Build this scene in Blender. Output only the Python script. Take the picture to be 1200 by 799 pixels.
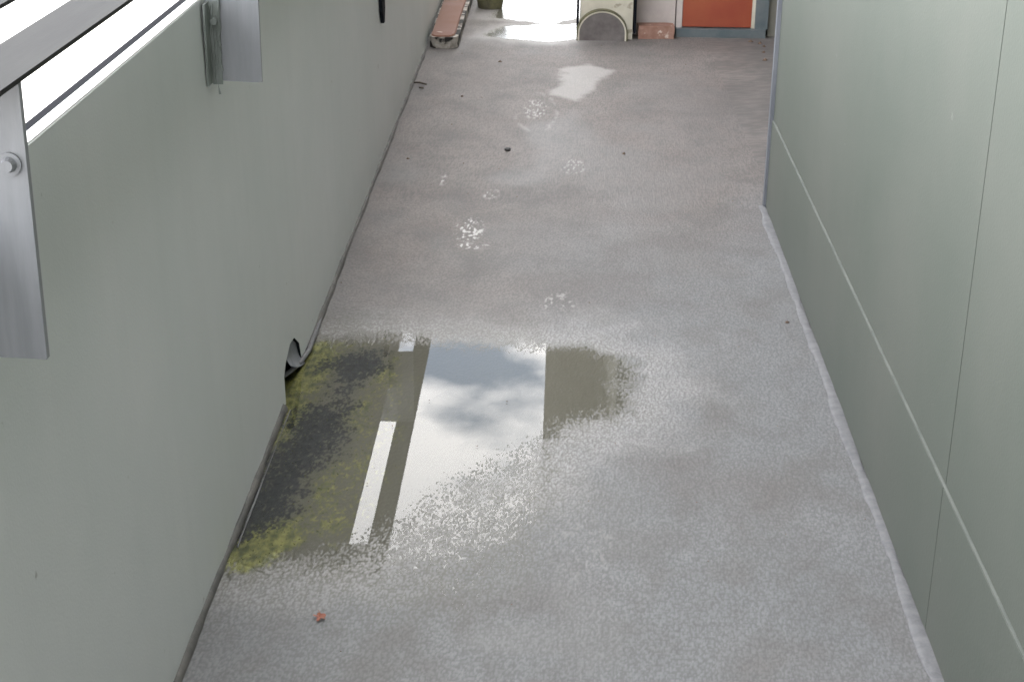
import bpy, bmesh, math, random
import numpy as np
from mathutils import Matrix, Vector

S = bpy.context.scene
for o in list(bpy.data.objects): bpy.data.objects.remove(o)
COL = S.collection
random.seed(4)
RNG = np.random.default_rng(11)

# ------------------------------------------------------------------ camera
cd = bpy.data.cameras.new('camera'); cam = bpy.data.objects.new('camera', cd); COL.objects.link(cam)
cd.sensor_width = 36.0; cd.lens = 56.434; cd.sensor_fit = 'HORIZONTAL'
cd.clip_start = 0.02; cd.clip_end = 2000
R = Matrix(((0.99956116, -0.02131063, 0.0205754), (0.0270813, 0.37593764, -0.92624916), (0.01200389, 0.92639989, 0.37634978)))
cam.matrix_world = Matrix.Translation((0, 0, 1.55)) @ R.to_4x4()
S.camera = cam

# ------------------------------------------------------------------ sky, sun, exposure
SUN_EL, SUN_AZ = math.radians(48), math.radians(110)      # azimuth measured clockwise from +Y: the sun stands behind the building
w = bpy.data.worlds.new('World'); S.world = w; w.use_nodes = True
nt = w.node_tree; nt.nodes.clear(); N = nt.nodes.new; L = nt.links.new
wo = N('ShaderNodeOutputWorld'); bg = N('ShaderNodeBackground'); L(bg.outputs[0], wo.inputs[0])
bg.inputs['Strength'].default_value = 0.1
sky = N('ShaderNodeTexSky'); sky.sky_type = 'NISHITA'; sky.sun_disc = False
sky.sun_elevation = SUN_EL; sky.sun_rotation = SUN_AZ; sky.air_density = 1.2; sky.dust_density = 0.6
tc = N('ShaderNodeTexCoord'); sep = N('ShaderNodeSeparateXYZ'); L(tc.outputs['Generated'], sep.inputs[0])
zz = N('ShaderNodeMath'); zz.operation = 'MAXIMUM'; zz.inputs[1].default_value = 0.0; L(sep.outputs['Z'], zz.inputs[0])
za = N('ShaderNodeMath'); za.operation = 'ADD'; za.inputs[1].default_value = 0.10; L(zz.outputs[0], za.inputs[0])
dv = N('ShaderNodeVectorMath'); dv.operation = 'DIVIDE'; L(tc.outputs['Generated'], dv.inputs[0])
cb = N('ShaderNodeCombineXYZ'); L(za.outputs[0], cb.inputs[0]); L(za.outputs[0], cb.inputs[1]); cb.inputs[2].default_value = 1.0
L(cb.outputs[0], dv.inputs[1])
mp = N('ShaderNodeMapping'); mp.inputs['Location'].default_value = (7.734, 1.426, 0.0); L(dv.outputs[0], mp.inputs[0])
cn = N('ShaderNodeTexNoise'); cn.inputs['Scale'].default_value = 3.6; cn.inputs['Detail'].default_value = 7; cn.inputs['Roughness'].default_value = 0.55
L(mp.outputs[0], cn.inputs['Vector'])
cr = N('ShaderNodeValToRGB'); cr.color_ramp.elements[0].position = 0.37; cr.color_ramp.elements[1].position = 0.52; cr.color_ramp.elements[0].color = (.09, .09, .09, 1)
L(cn.outputs['Fac'], cr.inputs[0])
cn2 = N('ShaderNodeTexNoise'); cn2.inputs['Scale'].default_value = 5.0; cn2.inputs['Detail'].default_value = 5; L(mp.outputs[0], cn2.inputs['Vector'])
cc = N('ShaderNodeMix'); cc.data_type = 'RGBA'; L(cn2.outputs['Fac'], cc.inputs['Factor'])
cc.inputs[6].default_value = (13.6, 13.8, 14.4, 1); cc.inputs[7].default_value = (18.5, 18.0, 17.6, 1)
mx = N('ShaderNodeMix'); mx.data_type = 'RGBA'; L(cr.outputs[0], mx.inputs['Factor']); L(sky.outputs[0], mx.inputs[6]); L(cc.outputs[2], mx.inputs[7])
L(mx.outputs[2], bg.inputs['Color'])
sd_ = bpy.data.lights.new('sun', 'SUN'); sd_.energy = 1.2; sd_.angle = math.radians(12); sd_.color = (1, .95, .88)
sun = bpy.data.objects.new('sun', sd_); COL.objects.link(sun)
sv = Vector((math.sin(SUN_AZ) * math.cos(SUN_EL), math.cos(SUN_AZ) * math.cos(SUN_EL), math.sin(SUN_EL)))
sun.rotation_euler = sv.to_track_quat('Z', 'Y').to_euler()
vs = S.view_settings; vs.view_transform = 'Standard'; vs.look = 'None'; vs.gamma = 1.0; vs.use_curve_mapping = False
vs.exposure = 2.62
S.render.engine = 'CYCLES'; S.cycles.filter_width = 1.6
S.cycles.use_denoising = True; S.cycles.denoising_prefilter = 'NONE'; S.cycles.max_bounces = 10; S.cycles.diffuse_bounces = 6; S.cycles.transparent_max_bounces = 12

# ------------------------------------------------------------------ helpers
def tag(o, label=None, cat=None, group=None, kind=None):
    if label: o['label'] = label
    if cat: o['category'] = cat
    if group: o['group'] = group
    if kind: o['kind'] = kind
    return o

def empty(name, loc=(0, 0, 0), rz=0.0):
    o = bpy.data.objects.new(name, None); COL.objects.link(o); o.location = loc; o.rotation_euler.z = rz; return o

def link(name, bm, mat, parent=None, smooth=False, bevel=0.0):
    me = bpy.data.meshes.new(name)
    if bevel:
        bmesh.ops.bevel(bm, geom=[e for e in bm.edges if e.is_manifold and e.calc_face_angle(0) > .5], offset=bevel, segments=2, affect='EDGES', profile=.6)
    bmesh.ops.recalc_face_normals(bm, faces=bm.faces)
    bm.to_mesh(me); bm.free(); me.materials.append(mat)
    if smooth:
        for p in me.polygons: p.use_smooth = True
    o = bpy.data.objects.new(name, me); COL.objects.link(o)
    if parent: o.parent = parent
    return o

def box(bm, x0, x1, y0, y1, z0, z1):
    v = [bm.verts.new(p) for p in ((x0,y0,z0),(x1,y0,z0),(x1,y1,z0),(x0,y1,z0),(x0,y0,z1),(x1,y0,z1),(x1,y1,z1),(x0,y1,z1))]
    for f in ((3,2,1,0),(4,5,6,7),(0,1,5,4),(1,2,6,5),(2,3,7,6),(3,0,4,7)): bm.faces.new([v[i] for i in f])
    return v

def boxo(name, dims, mat, parent=None, bevel=0.0):
    bm = bmesh.new(); box(bm, *dims); return link(name, bm, mat, parent, bevel=bevel)

def cyl(bm, a, b, r0, r1, n=16):
    a, b = Vector(a), Vector(b); d = (b - a).normalized()
    u = d.orthogonal().normalized(); v = d.cross(u)
    A = [bm.verts.new(a + r0 * (math.cos(t) * u + math.sin(t) * v)) for t in [2 * math.pi * i / n for i in range(n)]]
    B = [bm.verts.new(b + r1 * (math.cos(t) * u + math.sin(t) * v)) for t in [2 * math.pi * i / n for i in range(n)]]
    for i in range(n): bm.faces.new((A[i], A[(i+1) % n], B[(i+1) % n], B[i]))
    bm.faces.new(A[::-1]); bm.faces.new(B)

def tube(bm, pts, rad, n=6):
    rings = []
    for i, p in enumerate(pts):
        p = Vector(p); d = (Vector(pts[min(i+1, len(pts)-1)]) - Vector(pts[max(i-1, 0)])).normalized()
        u = d.cross(Vector((0, 0, 1))); u = u.normalized() if u.length > 1e-3 else d.orthogonal().normalized(); v = d.cross(u)
        r = rad[i] if hasattr(rad, '__len__') else rad
        rings.append([bm.verts.new(p + r * (math.cos(2*math.pi*k/n) * u + math.sin(2*math.pi*k/n) * v)) for k in range(n)])
    for a, b in zip(rings, rings[1:]):
        for k in range(n): bm.faces.new((a[k], a[(k+1) % n], b[(k+1) % n], b[k]))
    bm.faces.new(rings[0][::-1]); bm.faces.new(rings[-1])

def mat(name, col, col2=None, rough=.6, scale=6, bump=0.0, bscale=60, metal=0.0, spec=.5, detail=6, lo=.35, hi=.68, stretch=(1, 1, 1), spots=None, streak=0.0):
    m = bpy.data.materials.new(name); m.use_nodes = True; t = m.node_tree; n = t.nodes; b = n['Principled BSDF']
    b.inputs['Roughness'].default_value = rough; b.inputs['Metallic'].default_value = metal; b.inputs['Specular IOR Level'].default_value = spec
    tcn = n.new('ShaderNodeTexCoord'); ma = n.new('ShaderNodeMapping'); ma.inputs['Scale'].default_value = stretch
    t.links.new(tcn.outputs['Object'], ma.inputs[0])
    nz = n.new('ShaderNodeTexNoise'); nz.inputs['Scale'].default_value = scale; nz.inputs['Detail'].default_value = detail; nz.inputs['Roughness'].default_value = .62
    t.links.new(ma.outputs[0], nz.inputs['Vector'])
    mr = n.new('ShaderNodeMapRange'); mr.inputs[1].default_value = lo; mr.inputs[2].default_value = hi
    t.links.new(nz.outputs['Fac'], mr.inputs[0])
    mi = n.new('ShaderNodeMix'); mi.data_type = 'RGBA'
    mi.inputs[6].default_value = (*col, 1); mi.inputs[7].default_value = (*(col2 or col), 1)
    t.links.new(mr.outputs[0], mi.inputs['Factor'])
    out = mi.outputs[2]
    if spots:
        sc, th, scol = spots
        n2 = n.new('ShaderNodeTexNoise'); n2.inputs['Scale'].default_value = sc; n2.inputs['Detail'].default_value = 4
        t.links.new(ma.outputs[0], n2.inputs['Vector'])
        m2 = n.new('ShaderNodeMapRange'); m2.inputs[1].default_value = th; m2.inputs[2].default_value = th + .05
        t.links.new(n2.outputs['Fac'], m2.inputs[0])
        mj = n.new('ShaderNodeMix'); mj.data_type = 'RGBA'; mj.inputs[7].default_value = (*scol, 1)
        t.links.new(out, mj.inputs[6]); t.links.new(m2.outputs[0], mj.inputs['Factor']); out = mj.outputs[2]
    if streak:
        ms_ = n.new('ShaderNodeMapping'); ms_.inputs['Scale'].default_value = (9, 9, .55); t.links.new(tcn.outputs['Object'], ms_.inputs[0])
        n3 = n.new('ShaderNodeTexNoise'); n3.inputs['Scale'].default_value = 2.2; n3.inputs['Detail'].default_value = 5; t.links.new(ms_.outputs[0], n3.inputs['Vector'])
        m3 = n.new('ShaderNodeMapRange'); m3.inputs[1].default_value = .48; m3.inputs[2].default_value = .78; m3.inputs[4].default_value = streak
        t.links.new(n3.outputs['Fac'], m3.inputs[0])
        mk = n.new('ShaderNodeMix'); mk.data_type = 'RGBA'; mk.inputs[7].default_value = tuple(q * .62 for q in col) + (1,)
        t.links.new(out, mk.inputs[6]); t.links.new(m3.outputs[0], mk.inputs['Factor']); out = mk.outputs[2]
    t.links.new(out, b.inputs['Base Color'])
    if bump:
        nb = n.new('ShaderNodeTexNoise'); nb.inputs['Scale'].default_value = bscale; nb.inputs['Detail'].default_value = 4
        t.links.new(ma.outputs[0], nb.inputs['Vector'])
        bp = n.new('ShaderNodeBump'); bp.inputs['Strength'].default_value = bump; bp.inputs['Distance'].default_value = .004
        t.links.new(nb.outputs['Fac'], bp.inputs['Height']); t.links.new(bp.outputs[0], b.inputs['Normal'])
    return m

M = {}
M['balus'] = mat('balustrade_paint', (.50, .525, .512), (.55, .562, .552), .6, 1.7, .12, 220, spots=(26, .735, (.30, .30, .28)), streak=.07)
M['clad'] = mat('cladding_paint', (.080, .094, .078), (.100, .109, .093), .55, 1.6, .10, 180, spots=(20, .74, (.16, .165, .15)), streak=.06)
M['steel'] = mat('brushed_steel', (.175, .182, .194), (.215, .222, .234), .6, 9, .05, 120, metal=.1, stretch=(6, 6, .6))
M['rail'] = mat('rail_steel', (.017, .017, .017), (.024, .024, .023), .7, 8, .06, 120, metal=.0, spec=.1, stretch=(5, .5, 5))
M['dark'] = mat('dark_seal', (.055, .055, .052), (.11, .105, .095), .75, 14, .3, 90)
M['cleat'] = mat('grimy_cleat', (.10, .115, .10), (.24, .26, .25), .8, 30, .4, 60, stretch=(1, 1, .25))
M['darkmetal_shade'] = mat('dark_metal_and_shade', (.007, .008, .011), (.012, .013, .017), .8, 10, spec=.05)  # dark metal parts; also paints the shade inside the drain outlet
M['capwhite'] = mat('pale_edge', (.72, .72, .70), (.78, .78, .76), .5, 8)
M['seal'] = mat('pale_sealant', (.105, .106, .111), (.155, .155, .159), .7, 40, .5, 70, spots=(5, .66, (.095, .092, .08)))
M['slab'] = mat('concrete', (.30, .30, .29), (.38, .37, .36), .85, 5, .3, 60)
M['soffit'] = mat('soffit_render', (.30, .29, .25), (.36, .35, .31), .8, 3, .1, 60)
M['wallpink'] = mat('pink_render', (.40, .355, .335), (.52, .47, .44), .8, 7, .3, 60)
M['red'] = mat('red_paint', (.25, .046, .021), (.30, .072, .028), .42, 5, .08, 80)
M['teal'] = mat('teal_paint', (.075, .10, .11), (.13, .145, .15), .5, 9, .1, 80)
M['cream'] = mat('cream_paint', (.46, .43, .35), (.58, .54, .45), .75, 10, .3, 90, spots=(16, .62, (.30, .27, .21)))
M['greyend'] = mat('grey_end', (.105, .092, .088), (.165, .148, .142), .75, 18, .3, 90)
M['brick'] = mat('worn_brick', (.24, .125, .09), (.33, .20, .155), .85, 22, .6, 90, spots=(26, .62, (.55, .45, .38)))
M['plank'] = mat('worn_red_plank', (.15, .062, .032), (.17, .085, .065), .75, 6, .4, 70, spots=(17, .68, (.5, .45, .40)))
M['plankedge'] = mat('chipped_plank_edge', (.42, .39, .35), (.14, .12, .10), .85, 24, .6, 90, spots=(13, .46, (.015, .014, .012)))
M['pot'] = mat('mossy_pot', (.07, .065, .045), (.15, .14, .07), .85, 20, .5, 80)
M['soil'] = mat('soil', (.05, .035, .025), (.08, .06, .04), .95, 40, .8, 60)
M['leafg'] = mat('green_leaf', (.05, .10, .03), (.09, .15, .04), .5, 30)
M['leafr'] = mat('red_leaf', (.16, .035, .018), (.22, .075, .03), .6, 60)
M['twig'] = mat('twig_bark', (.06, .045, .035), (.1, .08, .06), .8, 60)
M['pebble'] = mat('black_pebble', (.012, .012, .012), (.03, .03, .03), .7, 60)
M['grit'] = mat('brown_grit', (.09, .055, .04), (.16, .11, .08), .9, 60)
M['ground'] = mat('pale_paving', (.52, .50, .47), (.60, .58, .55), .9, .15, 0)

# ------------------------------------------------------------------ outside ground, storeys below
bm = bmesh.new(); bmesh.ops.create_circle(bm, cap_ends=True, radius=700, segments=64)
g = link('ground', bm, M['ground']); g.location.z = -6.0; tag(g, kind='structure')

# ------------------------------------------------------------------ walkway floor (one dense sheet with its real grain)
def smooth(a, lo, hi):
    t = np.clip((a - lo) / (hi - lo), 0, 1); return t * t * (3 - 2 * t)

def vnoise(x, y, s, seed):
    r = np.random.default_rng(seed); T = r.random((257, 257)); T[256] = T[0]; T[:, 256] = T[:, 0]
    u = x / s; v = y / s; iu = np.floor(u).astype(int); iv = np.floor(v).astype(int)
    fu = u - iu; fv = v - iv; fu = fu * fu * (3 - 2 * fu); fv = fv * fv * (3 - 2 * fv); iu &= 255; iv &= 255
    return (T[iu, iv] * (1-fu) + T[iu+1, iv] * fu) * (1-fv) + (T[iu, iv+1] * (1-fu) + T[iu+1, iv+1] * fu) * fv

def fbm(x, y, s, seed, o=4):
    a = 0; k = 0; g_ = 1.0
    for i in range(o): a = a + g_ * vnoise(x + 7.3 * i, y + 3.1 * i, s / 2**i, seed + i); k += g_; g_ *= .55
    return a / k

def sdist(px_, py_, poly):
    """signed distance to a polygon, negative inside"""
    d = np.full(px_.shape, 1e9); ins = np.zeros(px_.shape, bool); n = len(poly)
    for i in range(n):
        ax, ay = poly[i]; bx, by = poly[(i+1) % n]; ex, ey = bx - ax, by - ay
        t = np.clip(((px_ - ax) * ex + (py_ - ay) * ey) / (ex*ex + ey*ey), 0, 1)
        d = np.minimum(d, np.hypot(px_ - ax - t*ex, py_ - ay - t*ey))
        c = ((ay > py_) != (by > py_)) & (px_ < ex * (py_ - ay) / (ey if ey else 1e-9) + ax); ins ^= c
    return np.where(ins, -d, d)

PUD = [(-.66,3.72),(-.45,3.79),(-.30,3.80),(-.018,3.765),(.10,3.775),(.165,3.70),(.178,3.58),(.165,3.40),(.055,3.33),(-.06,3.17),(-.19,2.98),(-.29,2.83),(-.366,2.73),(-.46,2.68),(-.66,2.64)]
ALG = [(-.534,3.646),(-.414,3.708),(-.407,3.547),(-.453,3.256),(-.487,3.022),(-.526,2.868),(-.587,2.776),(-.61,2.997),(-.574,3.227),(-.527,3.44)]
MAREA = [(-.64,3.754),(-.322,3.77),(-.325,3.03),(-.358,2.764),(-.577,2.634),(-.65,2.62),(-.66,3.484)]
MO1 = [(-.567,3.76),(-.521,3.619),(-.56,3.389),(-.576,3.183),(-.66,3.2),(-.66,3.7)]
MO2 = [(-.63,2.62),(-.60,2.777),(-.516,2.815),(-.469,2.731),(-.507,2.647)]
MO3 = [(-.41,3.62),(-.36,3.60),(-.385,3.40),(-.43,3.30),(-.445,3.45)]
FARA = [(-.29,8.16),(-.32,9.9),(.22,9.9),(.16,8.22),(-.028,8.06)]
FARB = [(-.353,7.68),(-.24,7.95),(.122,8.02),(.19,7.69),(-.106,7.60)]
PATCH = [(.001,6.507),(.054,7.0),(.169,7.10),(.261,6.98),(.178,6.627),(.105,6.42)]

xs = np.concatenate([np.arange(-.66, .74, .0020), np.arange(.74, 2.3, .03)])
ys = np.concatenate([np.arange(-4, 2.0, .06), np.arange(2.0, 5.0, .0042), np.arange(5.0, 10.0, .016), np.arange(10.0, 18.01, .12)])
GX, GY = np.meshgrid(xs, ys)
GYs = GY * .55
def grains(cx, cy, rx, ry, seed):
    """isolated rounded grains, one per jittered cell, each with its own height and size"""
    r_ = np.random.default_rng(seed); n_ = 512
    jx, jy, hh, ss = (r_.random((n_, n_)) for _ in range(4))
    iu = np.floor(GX / cx).astype(int); iv = np.floor(GY / cy).astype(int); out = np.zeros(GX.shape)
    for du in (-1, 0, 1):
        for dv_ in (-1, 0, 1):
            a = (iu + du) & 511; b_ = (iv + dv_) & 511
            qx = GX - (iu + du + .1 + .8 * jx[a, b_]) * cx; qy = GY - (iv + dv_ + .1 + .8 * jy[a, b_]) * cy
            k = .65 + .7 * ss[a, b_]
            out = np.maximum(out, (.25 + .75 * hh[a, b_]) * np.clip(1 - (qx / (rx * k)) ** 2 - (qy / (ry * k)) ** 2, 0, 1))
    return out
BUMP = grains(.0050, .0100, .0028, .0052, 5)
FINE = BUMP * 1.25 - .35 + (vnoise(GX, GYs, .0035, 1) - .5) * .25
GRAIN = FINE + (vnoise(GX, GYs, .014, 3) - .5) * .30
wob = (fbm(GX, GY, .16, 20) - .5) * .12 + (fbm(GX, GY, .04, 24, 3) - .5) * .05
sp = sdist(GX, GY, PUD) + wob * .6
wide = .16 + .30 * smooth(3.4 - GY, -.1, .6) * smooth(GX, -.5, -.1)
wide = wide * (1 - .62 * smooth(GX, -.07, .05))          # the near side drains slowly, the far side faster
macro = np.where(sp < 0, np.maximum(sp * 9, -1.6), 1.15 * (1 - np.exp(-np.maximum(sp, 0) / (wide * 1.25))))
macro = macro + (fbm(GX, GY, .30, 31, 3) - .5) * .5 * smooth(sp, .0, .15)
sa = np.minimum(sdist(GX, GY, FARA), sdist(GX, GY, FARB)) + (fbm(GX * 1.5, GY * .5, .2, 40) - .5) * .16
macro = np.where(sa < .3, np.minimum(macro, np.clip(sa * 22, -2.2, 2.3)), macro)
fade = 1.0 - .55 * smooth(GY, 4.2, 6.0)                                     # walked smooth towards the door
HT = (macro + GRAIN * fade * (1 - .35 * smooth(-sp, -.02, .10))) * .001

wetm = (1 - smooth(macro + GRAIN * .6, -.4, .9)) * (1 - smooth(sp, .15, .5) * (1 - smooth(-sa, -.3, -.1)))
area = smooth(-(sdist(GX, GY, MAREA) + wob * 1.8), -.05, .09)
nf = vnoise(GX, GYs, .0032, 61) * .6 + vnoise(GX, GYs, .006, 62) * .4; nm = fbm(GX, GYs, .05, 65, 3)
alg = smooth(-(sdist(GX, GY, ALG) + wob * 1.4), -.06, .05)
alg = smooth(alg * .95 + (nf - .5) * 1.9 + (nm - .5) * .8, .30, .72) * smooth(alg, .0, .35)
mo = np.minimum.reduce([sdist(GX, GY, MO1), sdist(GX, GY, MO2), sdist(GX, GY, MO3) + .02])
mos = smooth(-(mo + wob * .8), -.05, .03) * .85 + area * .42
mos = smooth(mos + (nf - .5) * 1.7 + (nm - .5) * .9, .28, .92) * np.maximum(area, smooth(-(mo + wob), -.03, .02))
brown = smooth(GY + (fbm(GX, GY, .5, 70) - .5) * 2.0 - GX * 1.2, 3.5, 5.2)
st = smooth(-(sdist(GX, GY, PATCH) + wob * .8), -.02, .03) * .36
def blot(cx, cy, rx, ry, amt, seed, s=.008):
    r = np.hypot((GX - cx) / rx, (GY - cy) / ry)
    return amt * smooth(1.25 - r, 0, .6) * smooth(fbm(GX, GY * .45, s, seed, 3), .55, .74)
for a in [(-.240,4.71,.045,.13,.85,80),(-.225,4.56,.05,.028,.85,82),(-.056,6.26,.05,.17,.5,84),(.036,4.10,.05,.08,.35,86),(.085,5.45,.05,.10,.35,88),
          (-.36,5.25,.02,.06,.6,89),(-.19,5.1,.03,.06,.5,90),(.08,2.75,.07,.12,.12,94)]:
    st = np.maximum(st, blot(*a))
ring = 0 * GX + np.abs(np.hypot((GX + .056) / .085, (GY - 6.23) / .30) - 1)
st = np.maximum(st, .18 * smooth(.16 - ring, 0, .16) * smooth(fbm(GX, GY * .5, .03, 95, 2), .45, .65))
pale = smooth(-(sa), -.16, .05)  # sky sheen of the far wet patch, put into the floor colour
damp = smooth(fbm(GX, GY * .6, .35, 97, 4), .47, .70) * .7
for cx_, cy_, rx_, ry_ in ((-.15, 2.79, .09, .06), (.05, 2.62, .035, .13), (.10, 2.45, .05, .12), (.13, 2.95, .07, .06), (-.02, 2.42, .12, .05)):
    damp = np.maximum(damp, 1.0 * smooth(1.3 - np.hypot((GX - cx_) / rx_, (GY - cy_) / ry_) + wob * 6, 0, .8))
#                        # old water marks

nx, ny = len(xs), len(ys)
co = np.stack([GX, GY, HT], -1).reshape(-1, 3).astype(np.float32)
idx = np.arange(nx * ny).reshape(ny, nx)
quads = np.stack([idx[:-1, :-1], idx[:-1, 1:], idx[1:, 1:], idx[1:, :-1]], -1).reshape(-1, 4).astype(np.int32)
me = bpy.data.meshes.new('floor'); me.vertices.add(nx * ny); me.vertices.foreach_set('co', co.ravel())
me.loops.add(quads.size); me.loops.foreach_set('vertex_index', quads.ravel())
me.polygons.add(len(quads)); me.polygons.foreach_set('loop_start', np.arange(0, quads.size, 4, dtype=np.int32))
me.polygons.foreach_set('use_smooth', np.ones(len(quads), bool))
me.update(calc_edges=True)
halo = 1 - smooth(sp, .02, .45)
resid = smooth(sp + wob * .8, .0, .06) * (1 - smooth(sp + wob * 1.5, .06, .26))
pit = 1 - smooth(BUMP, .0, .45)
for nm_, ar in (('wet', wetm), ('halo', halo), ('resid', resid), ('pit', pit), ('moss', mos), ('algae', alg), ('brown', brown), ('stain', st), ('damp', damp), ('pale', pale)):
    at = me.attributes.new(nm_, 'FLOAT', 'POINT'); at.data.foreach_set('value', ar.ravel().astype(np.float32))
floor = bpy.data.objects.new('floor', me); COL.objects.link(floor); tag(floor, kind='structure')

m = bpy.data.materials.new('floor_coating'); m.use_nodes = True; t = m.node_tree; b = t.nodes['Principled BSDF']; me.materials.append(m)
def A(nm_):
    a = t.nodes.new('ShaderNodeAttribute'); a.attribute_name = nm_; return a.outputs['Fac']
def mixc(fac, a, c, mode='MIX', scale=1.0):
    x = t.nodes.new('ShaderNodeMix'); x.data_type = 'RGBA'; x.blend_type = mode
    if scale != 1.0:
        q = t.nodes.new('ShaderNodeMath'); q.operation = 'MULTIPLY'; q.inputs[1].default_value = scale; t.links.new(fac, q.inputs[0]); fac = q.outputs[0]
    t.links.new(fac, x.inputs['Factor'])
    for s, v in ((6, a), (7, c)):
        if isinstance(v, tuple): x.inputs[s].default_value = (*v, 1)
        else: t.links.new(v, x.inputs[s])
    return x.outputs[2]
def nz(scale, detail=5, st_=(1, 1, 1), lo=.35, hi=.65):
    tc_ = t.nodes.new('ShaderNodeTexCoord'); ma = t.nodes.new('ShaderNodeMapping'); ma.inputs['Scale'].default_value = st_
    n_ = t.nodes.new('ShaderNodeTexNoise'); n_.inputs['Scale'].default_value = scale; n_.inputs['Detail'].default_value = detail
    r_ = t.nodes.new('ShaderNodeMapRange'); r_.inputs[1].default_value = lo; r_.inputs[2].default_value = hi
    t.links.new(tc_.outputs['Object'], ma.inputs[0]); t.links.new(ma.outputs[0], n_.inputs['Vector']); t.links.new(n_.outputs['Fac'], r_.inputs[0]); return r_.outputs[0]
c = mixc(nz(3.0), (.154, .157, .161), (.182, .184, .187))
c = mixc(A('brown'), c, mixc(nz(5.0), (.164, .139, .128), (.196, .172, .160)))
c = mixc(nz(16, 6, (1, .5, 1), .5, .75), c, (.112, .106, .10), scale=.5)
c = mixc(nz(6, 6, (1, .7, 1), .50, .70), c, (.112, .104, .098), scale=.75)
c = mixc(nz(2.3, 4, (1, .8, 1), .5, .68), c, (.118, .103, .097), scale=.6)
c = mixc(A('damp'), c, (.125, .123, .120), scale=.6)
c = mixc(nz(150, 2, (1, .5, 1), .3, .7), c, (.09, .09, .089), scale=.4)
c = mixc(A('resid'), c, (.25, .245, .24), scale=.65)
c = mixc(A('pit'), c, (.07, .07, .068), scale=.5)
c = mixc(A('pale'), c, (.36, .35, .335), scale=.8)
c = mixc(A('stain'), c, (.50, .49, .47))
c = mixc(A('wet'), c, (.088, .083, .060), scale=.85)
c = mixc(A('moss'), c, mixc(nz(60, 3, (1, .5, 1)), (.060, .067, .026), (.215, .212, .072)))
c = mixc(A('algae'), c, mixc(nz(90, 3, (1, .5, 1)), (.008, .009, .012), (.026, .029, .031)))
t.links.new(c, b.inputs['Base Color'])
rr = t.nodes.new('ShaderNodeMapRange'); rr.inputs[3].default_value = .72; rr.inputs[4].default_value = .55
t.links.new(A('damp'), rr.inputs[0])
rh = t.nodes.new('ShaderNodeMix'); rh.data_type = 'FLOAT'; t.links.new(A('halo'), rh.inputs['Factor']); t.links.new(rr.outputs[0], rh.inputs[2]); rh.inputs[3].default_value = .52
t.links.new(rh.outputs[0], b.inputs['Roughness'])
b.inputs['Specular IOR Level'].default_value = .35

boxo('floor_slab', (-.66, 3.0, -4, 18, -.26, -.012), M['slab']); tag(bpy.data.objects['floor_slab'], kind='structure')

# ------------------------------------------------------------------ standing water: level sheets that the floor's grains break through
wm = bpy.data.materials.new('rain_water'); wm.use_nodes = True; wt = wm.node_tree; wt.nodes.clear()
o_ = wt.nodes.new('ShaderNodeOutputMaterial'); ms = wt.nodes.new('ShaderNodeMixShader'); fr = wt.nodes.new('ShaderNodeFresnel'); fr.inputs['IOR'].default_value = 1.333
tr = wt.nodes.new('ShaderNodeBsdfTransparent'); tr.inputs[0].default_value = (.96, .965, .95, 1); gl = wt.nodes.new('ShaderNodeBsdfGlossy'); gl.inputs['Roughness'].default_value = .0
wt.links.new(fr.outputs[0], ms.inputs[0]); wt.links.new(tr.outputs[0], ms.inputs[1]); wt.links.new(gl.outputs[0], ms.inputs[2]); wt.links.new(ms.outputs[0], o_.inputs[0])
wm2 = wm.copy(); wm2.name = 'wind_ruffled_water'
for n_ in wm2.node_tree.nodes:
    if n_.type == 'BSDF_GLOSSY': n_.inputs['Roughness'].default_value = .16
def water(name, poly, label, wm=wm):
    bm = bmesh.new(); bm.faces.new([bm.verts.new((x, y, 0)) for x, y in poly]); o = link(name, bm, wm); tag(o, label, 'puddle')
    return o
water('puddle', [(-.645,2.02),(.50,2.02),(.62,2.6),(.60,3.4),(.50,4.0),(.2,4.35),(-.64,4.35)], 'large rain puddle by the left wall mirroring sky and railing')
water('puddle', [(-.45,7.45),(.10,7.38),(.32,7.5),(.30,10.1),(-.45,10.1)], 'far wet patch shining white beside the half round box', wm2)

# moss cushions in the drain corner
sel = RNG.random(GX.shape) < np.clip(mos * .05 + area * .003, 0, 1) * (GY < 4)
px_, py_, pz_ = GX[sel], GY[sel], HT[sel]
vv, ff = [], []
for x, y, z in zip(px_, py_, pz_):
    r = random.uniform(.0012, .0030); h = random.uniform(.4, .9) * r; k0 = len(vv); a0 = random.random() * 6
    for k in range(5): vv.append((x + r * math.cos(a0 + k * 1.2566) * random.uniform(.7, 1.2), y + r * math.sin(a0 + k * 1.2566) * random.uniform(.7, 1.2), z - .0012))
    vv.append((x + random.uniform(-.4, .4) * r, y + random.uniform(-.4, .4) * r, z + h))
    for k in range(5): ff.append((k0 + k, k0 + (k + 1) % 5, k0 + 5))
mm = bpy.data.meshes.new('moss'); mm.from_pydata(vv, [], ff)
mm.materials.append(mat('moss_tuft', (.045, .05, .02), (.15, .15, .055), .9, 55, lo=.4, hi=.6))
moss = bpy.data.objects.new('moss', mm); COL.objects.link(moss); tag(moss, 'yellow green moss growing in the puddle corner by the wall', 'moss', kind='stuff')

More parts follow.
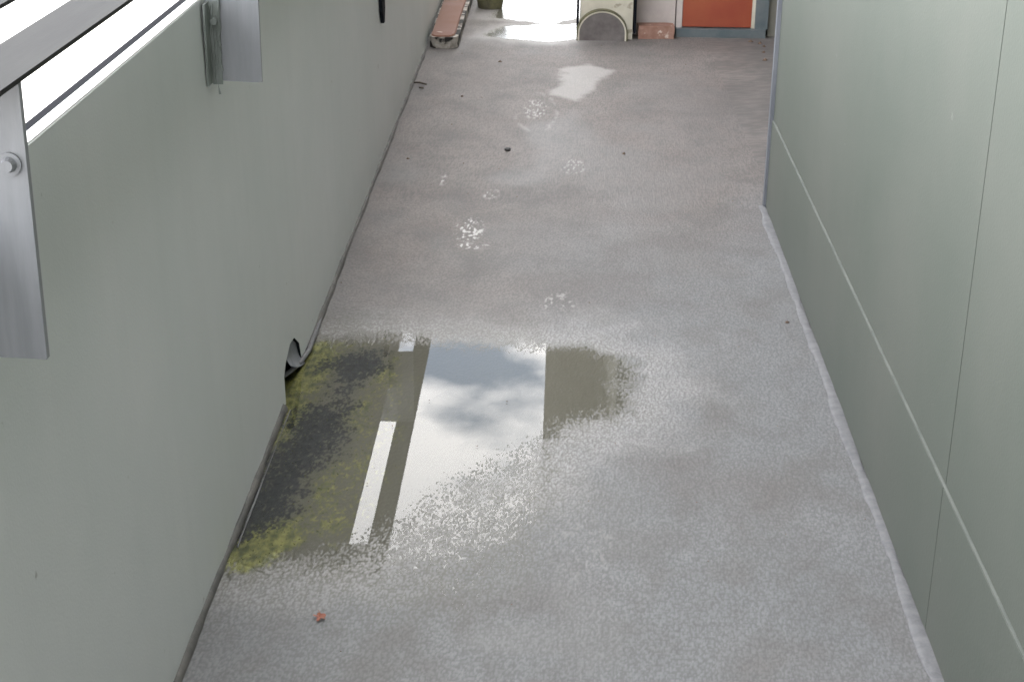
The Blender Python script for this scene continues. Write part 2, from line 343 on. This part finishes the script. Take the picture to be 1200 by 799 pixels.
# ------------------------------------------------------------------ left balustrade (runs along +Y, leans out a little)
BX = lambda y: -.617 + .0048 * y
def lean(z): return -.027 * z / 1.027
bal = empty('balustrade', (-.605, 0, 0)); tag(bal, 'grey solid balustrade with flat steel rails along the left side', 'balustrade')
def at_bal(o): o.parent = bal; o.matrix_parent_inverse = Matrix.Translation((.605, 0, 0)); return o
Y0, Y1, TOP = -4.0, 17.8, 1.027
low = [(Y0, -.02), (3.3995, -.02), (3.40, .066), (3.43, .088), (3.50, .108), (3.56, .100), (3.62, .062), (3.655, -.0199), (Y1, -.02)]
bm = bmesh.new(); cols = []
for y, z in low:
    cols.append([[bm.verts.new((BX(y) + lean(q) + dx, y, q)) for dx in (0, -.020)] for q in (z, TOP)])
for a, b_ in zip(cols, cols[1:]):
    bm.faces.new((a[0][0], b_[0][0], b_[1][0], a[1][0])); bm.faces.new((a[0][1], a[1][1], b_[1][1], b_[0][1]))
    bm.faces.new((a[0][0], a[0][1], b_[0][1], b_[0][0])); bm.faces.new((a[1][0], b_[1][0], b_[1][1], a[1][1]))
for c_ in (cols[0], cols[-1]): bm.faces.new((c_[0][0], c_[0][1], c_[1][1], c_[1][0]))
po_ = at_bal(link('panel', bm, M['balus'])); po_.data.materials.append(M['darkmetal_shade'])
for p in po_.data.polygons:          # outlet notch reveal in near black: recess shade put into its colour
    c_ = p.center
    if 3.39 < c_.y < 3.67 and c_.z < .12 and abs(p.normal.x) < .7: p.material_index = 1
bm = bmesh.new()   # pale top edge
for ya, yb in ((Y0, Y1),):
    v = [bm.verts.new((BX(y) + lean(TOP) + dx, y, z)) for y in (ya, yb) for dx, z in ((-.001, TOP - .002), (-.019, TOP - .002), (-.019, TOP + .003), (-.001, TOP + .003))]
    for f in ((0,1,2,3), (4,7,6,5), (0,4,5,1), (1,5,6,2), (2,6,7,3), (3,7,4,0)): bm.faces.new([v[i] for i in f])
at_bal(link('top_edge', bm, M['capwhite']))
def yrail(name, x0, x1, z0, z1, mt, bev=.002):
    bm = bmesh.new(); v = [bm.verts.new((x + .0048 * y, y, z)) for y in (Y0, Y1) for x, z in ((x0, z0), (x1, z0), (x1, z1), (x0, z1))]
    for f in ((0,1,2,3), (4,7,6,5), (0,4,5,1), (1,5,6,2), (2,6,7,3), (3,7,4,0)): bm.faces.new([v[i] for i in f])
    return at_bal(link(name, bm, mt, bevel=bev))
yrail('handrail', -.6165, -.5445, 1.1745, 1.180, M['rail'], .001)
yrail('handrail', -.765, -.692, 1.1745, 1.180, M['rail'], .001)
yrail('edge_angle', -.695, -.666, 1.000, 1.016, M['darkmetal_shade'])
for k in range(-2, 12):
    y = 1.592 + 1.318 * k + (0, .06, .28, .28)[max(0, min(3, k - 1))]; x = .0048 * y
    bm = bmesh.new()
    for pts in ([(-.642, .875), (-.5455, .872), (-.5455, 1.1740), (-.6430, 1.1740)], [(-.6435, 1.040), (-.6435, 1.1740), (-.764, 1.1740), (-.764, 1.10)]):
        F = [bm.verts.new((px0 + x, y - .005, z)) for px0, z in pts]; B = [bm.verts.new((px0 + x, y + .005, z)) for px0, z in pts]
        bm.faces.new(F); bm.faces.new(B[::-1])
        for i in range(4): bm.faces.new((F[i], B[i], B[(i + 1) % 4], F[(i + 1) % 4]))
    po = at_bal(link('post', bm, M['steel']))
    bm = bmesh.new(); zc = 1.09
    cyl(bm, (-.563 + x, y - .005, zc), (-.563 + x, y - .008, zc), .0125, .0125, 20); cyl(bm, (-.563 + x, y - .008, zc), (-.563 + x, y - .016, zc), .0085, .006, 12)
    bo = link('bolt', bm, M['steel']); bo.parent = po
    bm = bmesh.new()   # angle cleat with rough sealant where the post meets the panel
    rr_ = random.Random(k)
    pr, rd = [], []
    for i in range(22):
        z = .862 + i * .0142; pr.append((-.617 - .027 * z / 1.027 + x + .010 + rr_.uniform(-.003, .003), y - .010 + rr_.uniform(-.002, .002), z)); rd.append(rr_.uniform(.004, .011))
    wx = -.617 - .024 + x
    box(bm, wx + .002, wx + .006, y - .045, y - .0052, .872, 1.02); box(bm, wx + .0062, wx + .024, y - .009, y - .0052, .868, 1.02)
    for q in range(4):
        xq = wx + .006 + q * .006; zq = .845 + rr_.uniform(0, .05)
        tube(bm, [(xq + rr_.uniform(-.002, .002), y - .011 + rr_.uniform(-.002, .002), zq + i * .016) for i in range(10)], [rr_.uniform(.0008, .0028) for i in range(10)], 6)
    cyl(bm, (wx + .015, y - .0055, .985), (wx + .015, y - .020, .985), .008, .006, 10)
    cl = link('cleat', bm, M['cleat']); cl.parent = po
# dark narrow bracket low on the panel
bm = bmesh.new()
for a in ((.0, .007),):
    pts = [(5.60, .80), (5.60, .50), (5.63, .455), (5.66, .455), (5.69, .50), (5.69, .80)]
    F = [bm.verts.new((BX(y) + lean(z) + .001, y, z)) for y, z in pts]; B = [bm.verts.new((BX(y) + lean(z) + .013, y, z)) for y, z in pts]
    bm.faces.new(F[::-1]); bm.faces.new(B)
    for i in range(6): bm.faces.new((F[i], F[(i+1) % 6], B[(i+1) % 6], B[i]))
at_bal(link('bracket', bm, M['darkmetal_shade'], bevel=.002))
# drain outlet: lined recess behind the notch, its shade painted in near black
bm = bmesh.new()
ring_ = [(3.385, -.02), (3.385, .075), (3.43, .10), (3.50, .122), (3.57, .112), (3.64, .068), (3.675, -.02)]
fr_ = [bm.verts.new((BX(y) + lean(z) - .019, y, z)) for y, z in ring_]
bk_ = [bm.verts.new((BX(y) - .050 + .035 * max(0, (y - 3.45) / .22), 3.50 + (y - 3.50) * .9, z * .8)) for y, z in ring_]
for i in range(len(ring_) - 1): bm.faces.new((fr_[i], fr_[i+1], bk_[i+1], bk_[i]))
bm.faces.new(bk_)
at_bal(link('drain_lining', bm, M['darkmetal_shade']))
bm = bmesh.new()   # membrane lip curling into the outlet
pr = [(BX(4.0) + .004, 4.05, .004), (BX(3.8) + .008, 3.85, .006), (-.590, 3.70, .010), (-.598, 3.62, .014), (-.612, 3.55, .018), (-.630, 3.49, .022)]
tube(bm, pr, [.003, .005, .006, .006, .006, .005], 8)
at_bal(link('membrane_lip', bm, M['seal'], smooth=True))
bm = bmesh.new()
rows = []
for y in np.linspace(3.485, 3.665, 11):
    a = (y - 3.485) / .18; zt = np.interp(y, [3.43, 3.50, 3.56, 3.62, 3.655, 3.70], [.088, .108, .100, .062, .012, .004]) + .002
    z0 = .062 * (1 - a) ** 1.5 - .004
    rows.append([bm.verts.new((BX(y) + lean(zt) - .006 - .008 * (1 - a) + .016 * (1 - q) ** 2, y, z0 + (max(zt - z0, .006)) * q)) for q in np.linspace(0, 1, 7)])
for a, b_ in zip(rows, rows[1:]):
    for i in range(6): bm.faces.new((a[i], a[i+1], b_[i+1], b_[i]))
at_bal(link('membrane_flap', bm, mat('grey_membrane', (.16, .17, .19), (.24, .25, .27), .6, 20, .2, 60), smooth=True))
# base seal: uneven dark bead along the foot of the panel
def bead(y0, y1, step, x_of, r, mt, jit=.25, flat=1.0, zc=0.0, seed=1):
    rr_ = random.Random(seed); bm = bmesh.new(); rows = []; y = y0; ph = 0
    while y < y1 + 1e-6:
        rj = r * (1 + jit * (.5 * math.sin(y * 5.1 + seed) + .45 * math.sin(y * 13.7 + 2 * seed) + .35 * math.sin(y * 31 + seed) + rr_.uniform(-.35, .35))); x = x_of(y) + .18 * r * math.sin(y * 8.3 + seed)
        rows.append([bm.verts.new((x + rj * math.cos(q), y, zc + flat * rj * math.sin(q))) for q in np.linspace(-.3, math.pi + .3, 9)]); y += step
    for a, b_ in zip(rows, rows[1:]):
        for i in range(8): bm.faces.new((a[i], b_[i], b_[i+1], a[i+1]))
    bm.faces.new(rows[0]); bm.faces.new(rows[-1][::-1])
    return bm
at_bal(link('base_seal', bead(-3.9, 3.37, .03, lambda y: BX(y) + .001, .0085, M['dark'], .25, 1.5, 0.0, 3), M['dark'], smooth=True))
at_bal(link('base_seal', bead(3.70, 11.9, .03, lambda y: BX(y) + .001, .0085, M['dark'], .3, 1.3, 0.0, 5), M['dark'], smooth=True))
at_bal(link('base_trim', bead(2.72, 3.36, .02, lambda y: BX(y) + .016, .0012, M['seal'], .6, 1.2, .0015, 6), M['seal'], smooth=True))

# ------------------------------------------------------------------ right building wall
RX = lambda y: .663 + .007 * y
WA = math.atan(.007)
bld = empty('building_wall', (.663, 0, 0)); bld.rotation_euler.z = -WA
tag(bld, 'green grey clad building wall along the right side with overhanging soffit', 'building')
YE = 5.035
def wbox(name, d, mt, bev=0.0, parent=None):
    return boxo(name, d, mt, parent or bld, bev)
wbox('wall_core', (.030, 3.0, -4, YE - .02, -6, 2.595), M['slab'])
JY = 2.478
for y0, y1 in ((-.70, JY - .0022), (JY + .0022, YE - .030), (-3.9, -.7044)):
    wbox('panel', (.012, .029, y0, y1, .294, 2.59), M['clad'], .0012)
for y0, y1 in ((-.70, JY - .0018), (JY + .0018, YE - .030), (-3.9, -.7036)):
    wbox('panel', (.008, .029, y0, y1, .004, .2885), M['clad'], .0012)
wbox('ledge_seal_highlight', (.0088, .028, -3.9, YE - .030, .2887, .2907), mat('joint_seal_highlight', (.095, .107, .095), (.145, .155, .138), .7, 9))  # lighter strip: sky light caught on the ledge, painted into the seal
wbox('joint_backing', (.0245, .0292, JY - .0017, JY + .0017, .01, 2.58), M['dark'])
wbox('corner_trim', (.0, .060, YE - .029, YE, .0, 2.59), mat('corner_trim_metal', (.13, .14, .16), (.17, .18, .20), .55, 5, .05, 100, metal=.2), .003)
so = link('base_sealant', bead(-3.8, YE - .01, .022, lambda y: -.001, .0135, M['seal'], .36, .26, .002, 9), M['seal'], smooth=True); so.parent = bld
wbox('soffit', (-.725, 3.2, -4, 14.5, 2.60, 2.80), M['soffit'], .004)
wbox('upper_wall', (.35, 3.0, -4, YE, 2.802, 5.2), M['clad'])

# ------------------------------------------------------------------ end wall with red door
EY = 7.80
ew = empty('end_wall', (.7, EY, 0)); tag(ew, 'pale pinkish rendered wall closing off the walkway end', 'wall')
def ebox(name, d, mt, bev=0.0, parent=None):
    o = boxo(name, d, mt, None, bev); o.parent = parent or ew; o.matrix_parent_inverse = Matrix.Translation((-.7, -EY, 0)); return o
M['walltop'] = mat('olive_render', (.16, .155, .13), (.20, .195, .165), .8, 5, .3, 60)
ebox('wall', (.385, .595, EY, EY + .18, -.02, .60), M['wallpink'], .004)
ebox('wall', (.385, .595, EY + .001, EY + .18, .6005, 2.60), M['walltop'], .004)
ebox('wall', (1.045, 2.2, EY, EY + .18, -.02, 2.60), M['walltop'], .004)
ebox('unseen_shade_wall', (.387, 2.2, EY + .182, 14.4, -.02, 2.595), M['walltop'], .004)  # unseen block added to cut the sky light on the far left wall
ebox('unseen_shade_wall', (2.202, 2.4, YE + .01, EY + .18, -.02, 2.595), M['clad'], .004)  # unseen wall added to keep out daylight from the right
ebox('wall', (.595, 1.045, EY + .002, EY + .18, 2.05, 2.60), M['walltop'])
dr = ebox('door', (.630, .962, EY - .012, EY + .03, .045, 2.02), M['red'], .003)
bm = bmesh.new(); cyl(bm, (.665, EY - .014, 1.0), (.665, EY - .055, 1.0), .009, .009, 12); cyl(bm, (.665, EY - .05, 1.0), (.745, EY - .05, 1.0), .008, .007, 12)
ha = link('handle', bm, M['steel'], smooth=True); ha.parent = dr; ha.matrix_parent_inverse = Matrix.Identity(4)
ha.matrix_parent_inverse = Matrix.Identity(4)
ebox('threshold', (.600, 1.03, EY - .05, EY + .03, -.01, .040), M['teal'], .004)
ebox('door_frame', (.600, .628, EY - .016, EY + .03, .0405, 2.048), M['wallpink'], .003)
ebox('door_frame', (.980, 1.040, EY - .030, EY + .03, .0405, 2.048), M['teal'], .003)
ebox('frame_seal', (.9625, .9795, EY - .010, EY + .03, .0405, 2.02), M['cream'])

# ------------------------------------------------------------------ small things at the far end
hb = empty('duct_box', (.24, 7.66, 0)); tag(hb, 'cream box with half round dark grey front on the wet floor', 'box')
def hpart(name, bm, mt, smooth=False, bevel=0.0, parent=None):
    o = link(name, bm, mt, parent or hb, smooth, bevel); return o
bm = bmesh.new(); box(bm, -.105, .145, .012, .14, -.005, .46); hpart('housing', bm, M['cream'], bevel=.006)
def arch(bm, r0, r1, y0, y1, n=20, base=.035):
    prof_o = [(-r1, -.005)] + [(r1 * math.cos(math.pi - math.pi * i / n), base + r1 * .92 * math.sin(math.pi * i / n)) for i in range(n + 1)] + [(r1, -.005)]
    if r0 <= 0:
        F = [bm.verts.new((x, y0, z)) for x, z in prof_o]; B = [bm.verts.new((x, y1, z)) for x, z in prof_o]
        bm.faces.new(F); bm.faces.new(B[::-1])
        for i in range(len(F)): j = (i+1) % len(F); bm.faces.new((F[i], B[i], B[j], F[j]))
    else:
        prof_i = [(-r0, -.005)] + [(r0 * math.cos(math.pi - math.pi * i / n), base + r0 * .92 * math.sin(math.pi * i / n)) for i in range(n + 1)] + [(r0, -.005)]
        V = [[bm.verts.new((x, y, z)) for x, z in p] for p in (prof_o, prof_i) for y in (y0, y1)]
        for i in range(n + 2):
            for a, b_ in ((0, 2), (2, 3), (3, 1), (1, 0)): bm.faces.new((V[a][i], V[a][i+1], V[b_][i+1], V[b_][i]))
        for e in (0, -1): bm.faces.new((V[0][e], V[2][e], V[3][e], V[1][e]))
bm = bmesh.new(); arch(bm, 0, .1145, -.030, .011); hpart('front_plate', bm, M['greyend'])
bm = bmesh.new(); arch(bm, .1155, .1215, -.034, .011); hpart('rim', bm, M['pot'])
bm = bmesh.new(); arch(bm, .108, .1148, -.033, -.0301); hpart('rim', bm, M['cream'])
for x in (-.1255, .1475):
    bm = bmesh.new(); box(bm, x + .004, x + .014, .0, .13, .03, .45); hpart('strap', bm, M['darkmetal_shade'], bevel=.003)

def brick(name, loc, rz, dims, mt, label):
    bm = bmesh.new(); box(bm, -dims[0]/2, dims[0]/2, -dims[1]/2, dims[1]/2, 0, dims[2])
    bmesh.ops.subdivide_edges(bm, edges=bm.edges, cuts=3, use_grid_fill=True)
    for v in bm.verts:
        v.co += Vector((random.uniform(-1, 1), random.uniform(-1, 1), random.uniform(-1, 1))) * .0025
    o = link(name, bm, mt); o.location = loc; o.rotation_euler.z = rz; tag(o, label, 'brick'); return o
brick('brick', (.500, 7.735, .001), .05, (.17, .09, .062), M['brick'], 'worn red brick lying at the foot of the pale end wall')

# weathered plank along the left wall
pk = empty('plank', (-.500, 7.38, .0)); pk.rotation_euler.z = -.0048
tag(pk, 'weathered red plank with chipped pale edges lying against left wall', 'plank')
bm = bmesh.new()
W, Lp, Hh = .142, 2.3, .064
ol = [(-W/2 + .006, .035), (-W/2 + .022, .010), (-W/4, 0), (W/4, .002), (W/2 - .02, .012), (W/2 - .004, .04), (W/2, .12), (W/2 - .003, .5), (W/2, 1.0), (W/2 - .002, Lp), (-W/2, Lp), (-W/2, .9)]
lo_ = [bm.verts.new((x * .98, y + .004, .002)) for x, y in ol]; hi_ = [bm.verts.new((x, y, Hh - .010)) for x, y in ol]
for i in range(len(ol)): j = (i+1) % len(ol); bm.faces.new((lo_[i], lo_[j], hi_[j], hi_[i]))
bm.faces.new(hi_); bm.faces.new(lo_[::-1]); link('core', bm, M['plankedge'], pk)
bm = bmesh.new()
a_ = [bm.verts.new((x * .82 - .006, y + .012 if y < 2 else y, Hh - .0098)) for x, y in ol]; c_ = [bm.verts.new((x * .76 - .006, y + .018 if y < 2 else y, Hh - .004)) for x, y in ol]
for i in range(len(ol)): j = (i+1) % len(ol); bm.faces.new((a_[i], a_[j], c_[j], c_[i]))
bm.faces.new(c_); link('painted_top', bm, M['plank'], pk)

# small pot beyond the plank
pt = empty('plant_pot', (-.325, 8.44, 0)); tag(pt, 'dark mossy plant pot beyond the end of the plank', 'plant pot')
bm = bmesh.new(); cyl(bm, (0, 0, .0), (0, 0, .12), .062, .085, 24); cyl(bm, (0, 0, .12), (0, 0, .15), .094, .096, 24); link('pot', bm, M['pot'], pt, bevel=.003)
bm = bmesh.new(); cyl(bm, (0, 0, .1502), (0, 0, .156), .082, .07, 20); link('soil', bm, M['soil'], pt)
for k in range(14):
    a = random.random() * 6.28; ln = random.uniform(.08, .2); bm = bmesh.new(); rows = []
    for i in range(6):
        s = i / 5; wd = .012 * math.sin(math.pi * min(.97, s * .9 + .08)); r_ = .02 + ln * .75 * s ** 1.3; z = .155 + ln * (s - .45 * s * s) * 1.2
        rows.append([bm.verts.new((r_ * math.cos(a) - q * wd * math.sin(a), r_ * math.sin(a) + q * wd * math.cos(a), z + abs(q) * .004)) for q in (-1, 0, 1)])
    for p_, q_ in zip(rows, rows[1:]):
        for i in range(2): bm.faces.new((p_[i], p_[i+1], q_[i+1], q_[i]))
    link('leaf', bm, M['leafg'], pt, smooth=True)

# fallen leaf, twigs, pebble, grit
lf = bmesh.new(); n = 30; cv = lf.verts.new((0, 0, .003)); rim = []
for i in range(n):
    a = 2 * math.pi * i / n; r = .0055 + .0065 * abs(math.cos(2.5 * a)) ** 1.5
    rim.append(lf.verts.new((r * math.cos(a), r * math.sin(a) * 1.3, .0035 + .002 * math.sin(3 * a))))
for i in range(n): lf.faces.new((cv, rim[i], rim[(i+1) % n]))
tube(lf, [(0, 0, .0035), (.006, .012, .004), (.008, .022, .0025)], .0006, 5)
lo = link('fallen_leaf', lf, M['leafr'], smooth=True); lo.location = (-.393, 2.471, .0025); lo.rotation_euler.z = .6
tag(lo, 'tiny red brown fallen leaf on the floor near the left wall', 'leaf')
for pts, lab in (([(-.575,6.66,.008),(-.55,6.655,.010),(-.52,6.63,.008)], 'short dark twig on the floor beside the left wall, upper one'),
                 ([(-.545,6.57,.008),(-.528,6.56,.009)], 'tiny dark twig just below the longer twig by the wall')):
    bm = bmesh.new(); tube(bm, pts, [.004, .0045, .003][:len(pts)], 6); tag(link('twig', bm, M['twig'], smooth=True), lab, 'twig')
bm = bmesh.new(); bmesh.ops.create_icosphere(bm, subdivisions=2, radius=.0115)
for v in bm.verts: v.co = Vector((v.co.x * 1.0, v.co.y * 1.15, v.co.z * .55)) * random.uniform(.92, 1.08)
pb = link('pebble', bm, M['pebble'], smooth=True); pb.location = (-.15, 5.639, .006); tag(pb, 'small black pebble alone in the middle of the walkway', 'pebble')
vv, ff = [], []
gs = [(-.228,7.12,.008),(-.36,6.45,.007),(.27,5.62,.008),(-.50,5.5,.006),(1.0,7.55,.012),(.985,7.42,.010),(.97,7.25,.012),(.99,7.62,.014),(.95,7.66,.011),(.64,3.98,.006)]
for k in range(70):
    y = random.uniform(2.2, 8.0); gs.append((random.uniform(-.59, .66), y, random.uniform(.0008, .0017) * (1 + .12 * y)))
for x, y, r in gs:
    k0 = len(vv); z = .003
    for dx, dy, dz in ((1,.2,0), (-.2,1,0), (-1,-.1,0), (.1,-.9,0), (0,0,.8), (0,0,-.6)): vv.append((x + dx * r * random.uniform(.6, 1.3), y + dy * r * random.uniform(.6, 1.3), z + dz * r))
    for a, b_ in ((0,1), (1,2), (2,3), (3,0)): ff.append((k0+a, k0+b_, k0+4)); ff.append((k0+b_, k0+a, k0+5))
gm = bpy.data.meshes.new('grit'); gm.from_pydata(vv, [], ff); gm.materials.append(M['grit'])
go = bpy.data.objects.new('grit', gm); COL.objects.link(go); tag(go, 'scattered brown specks of grit on the walkway floor', 'grit', kind='stuff')
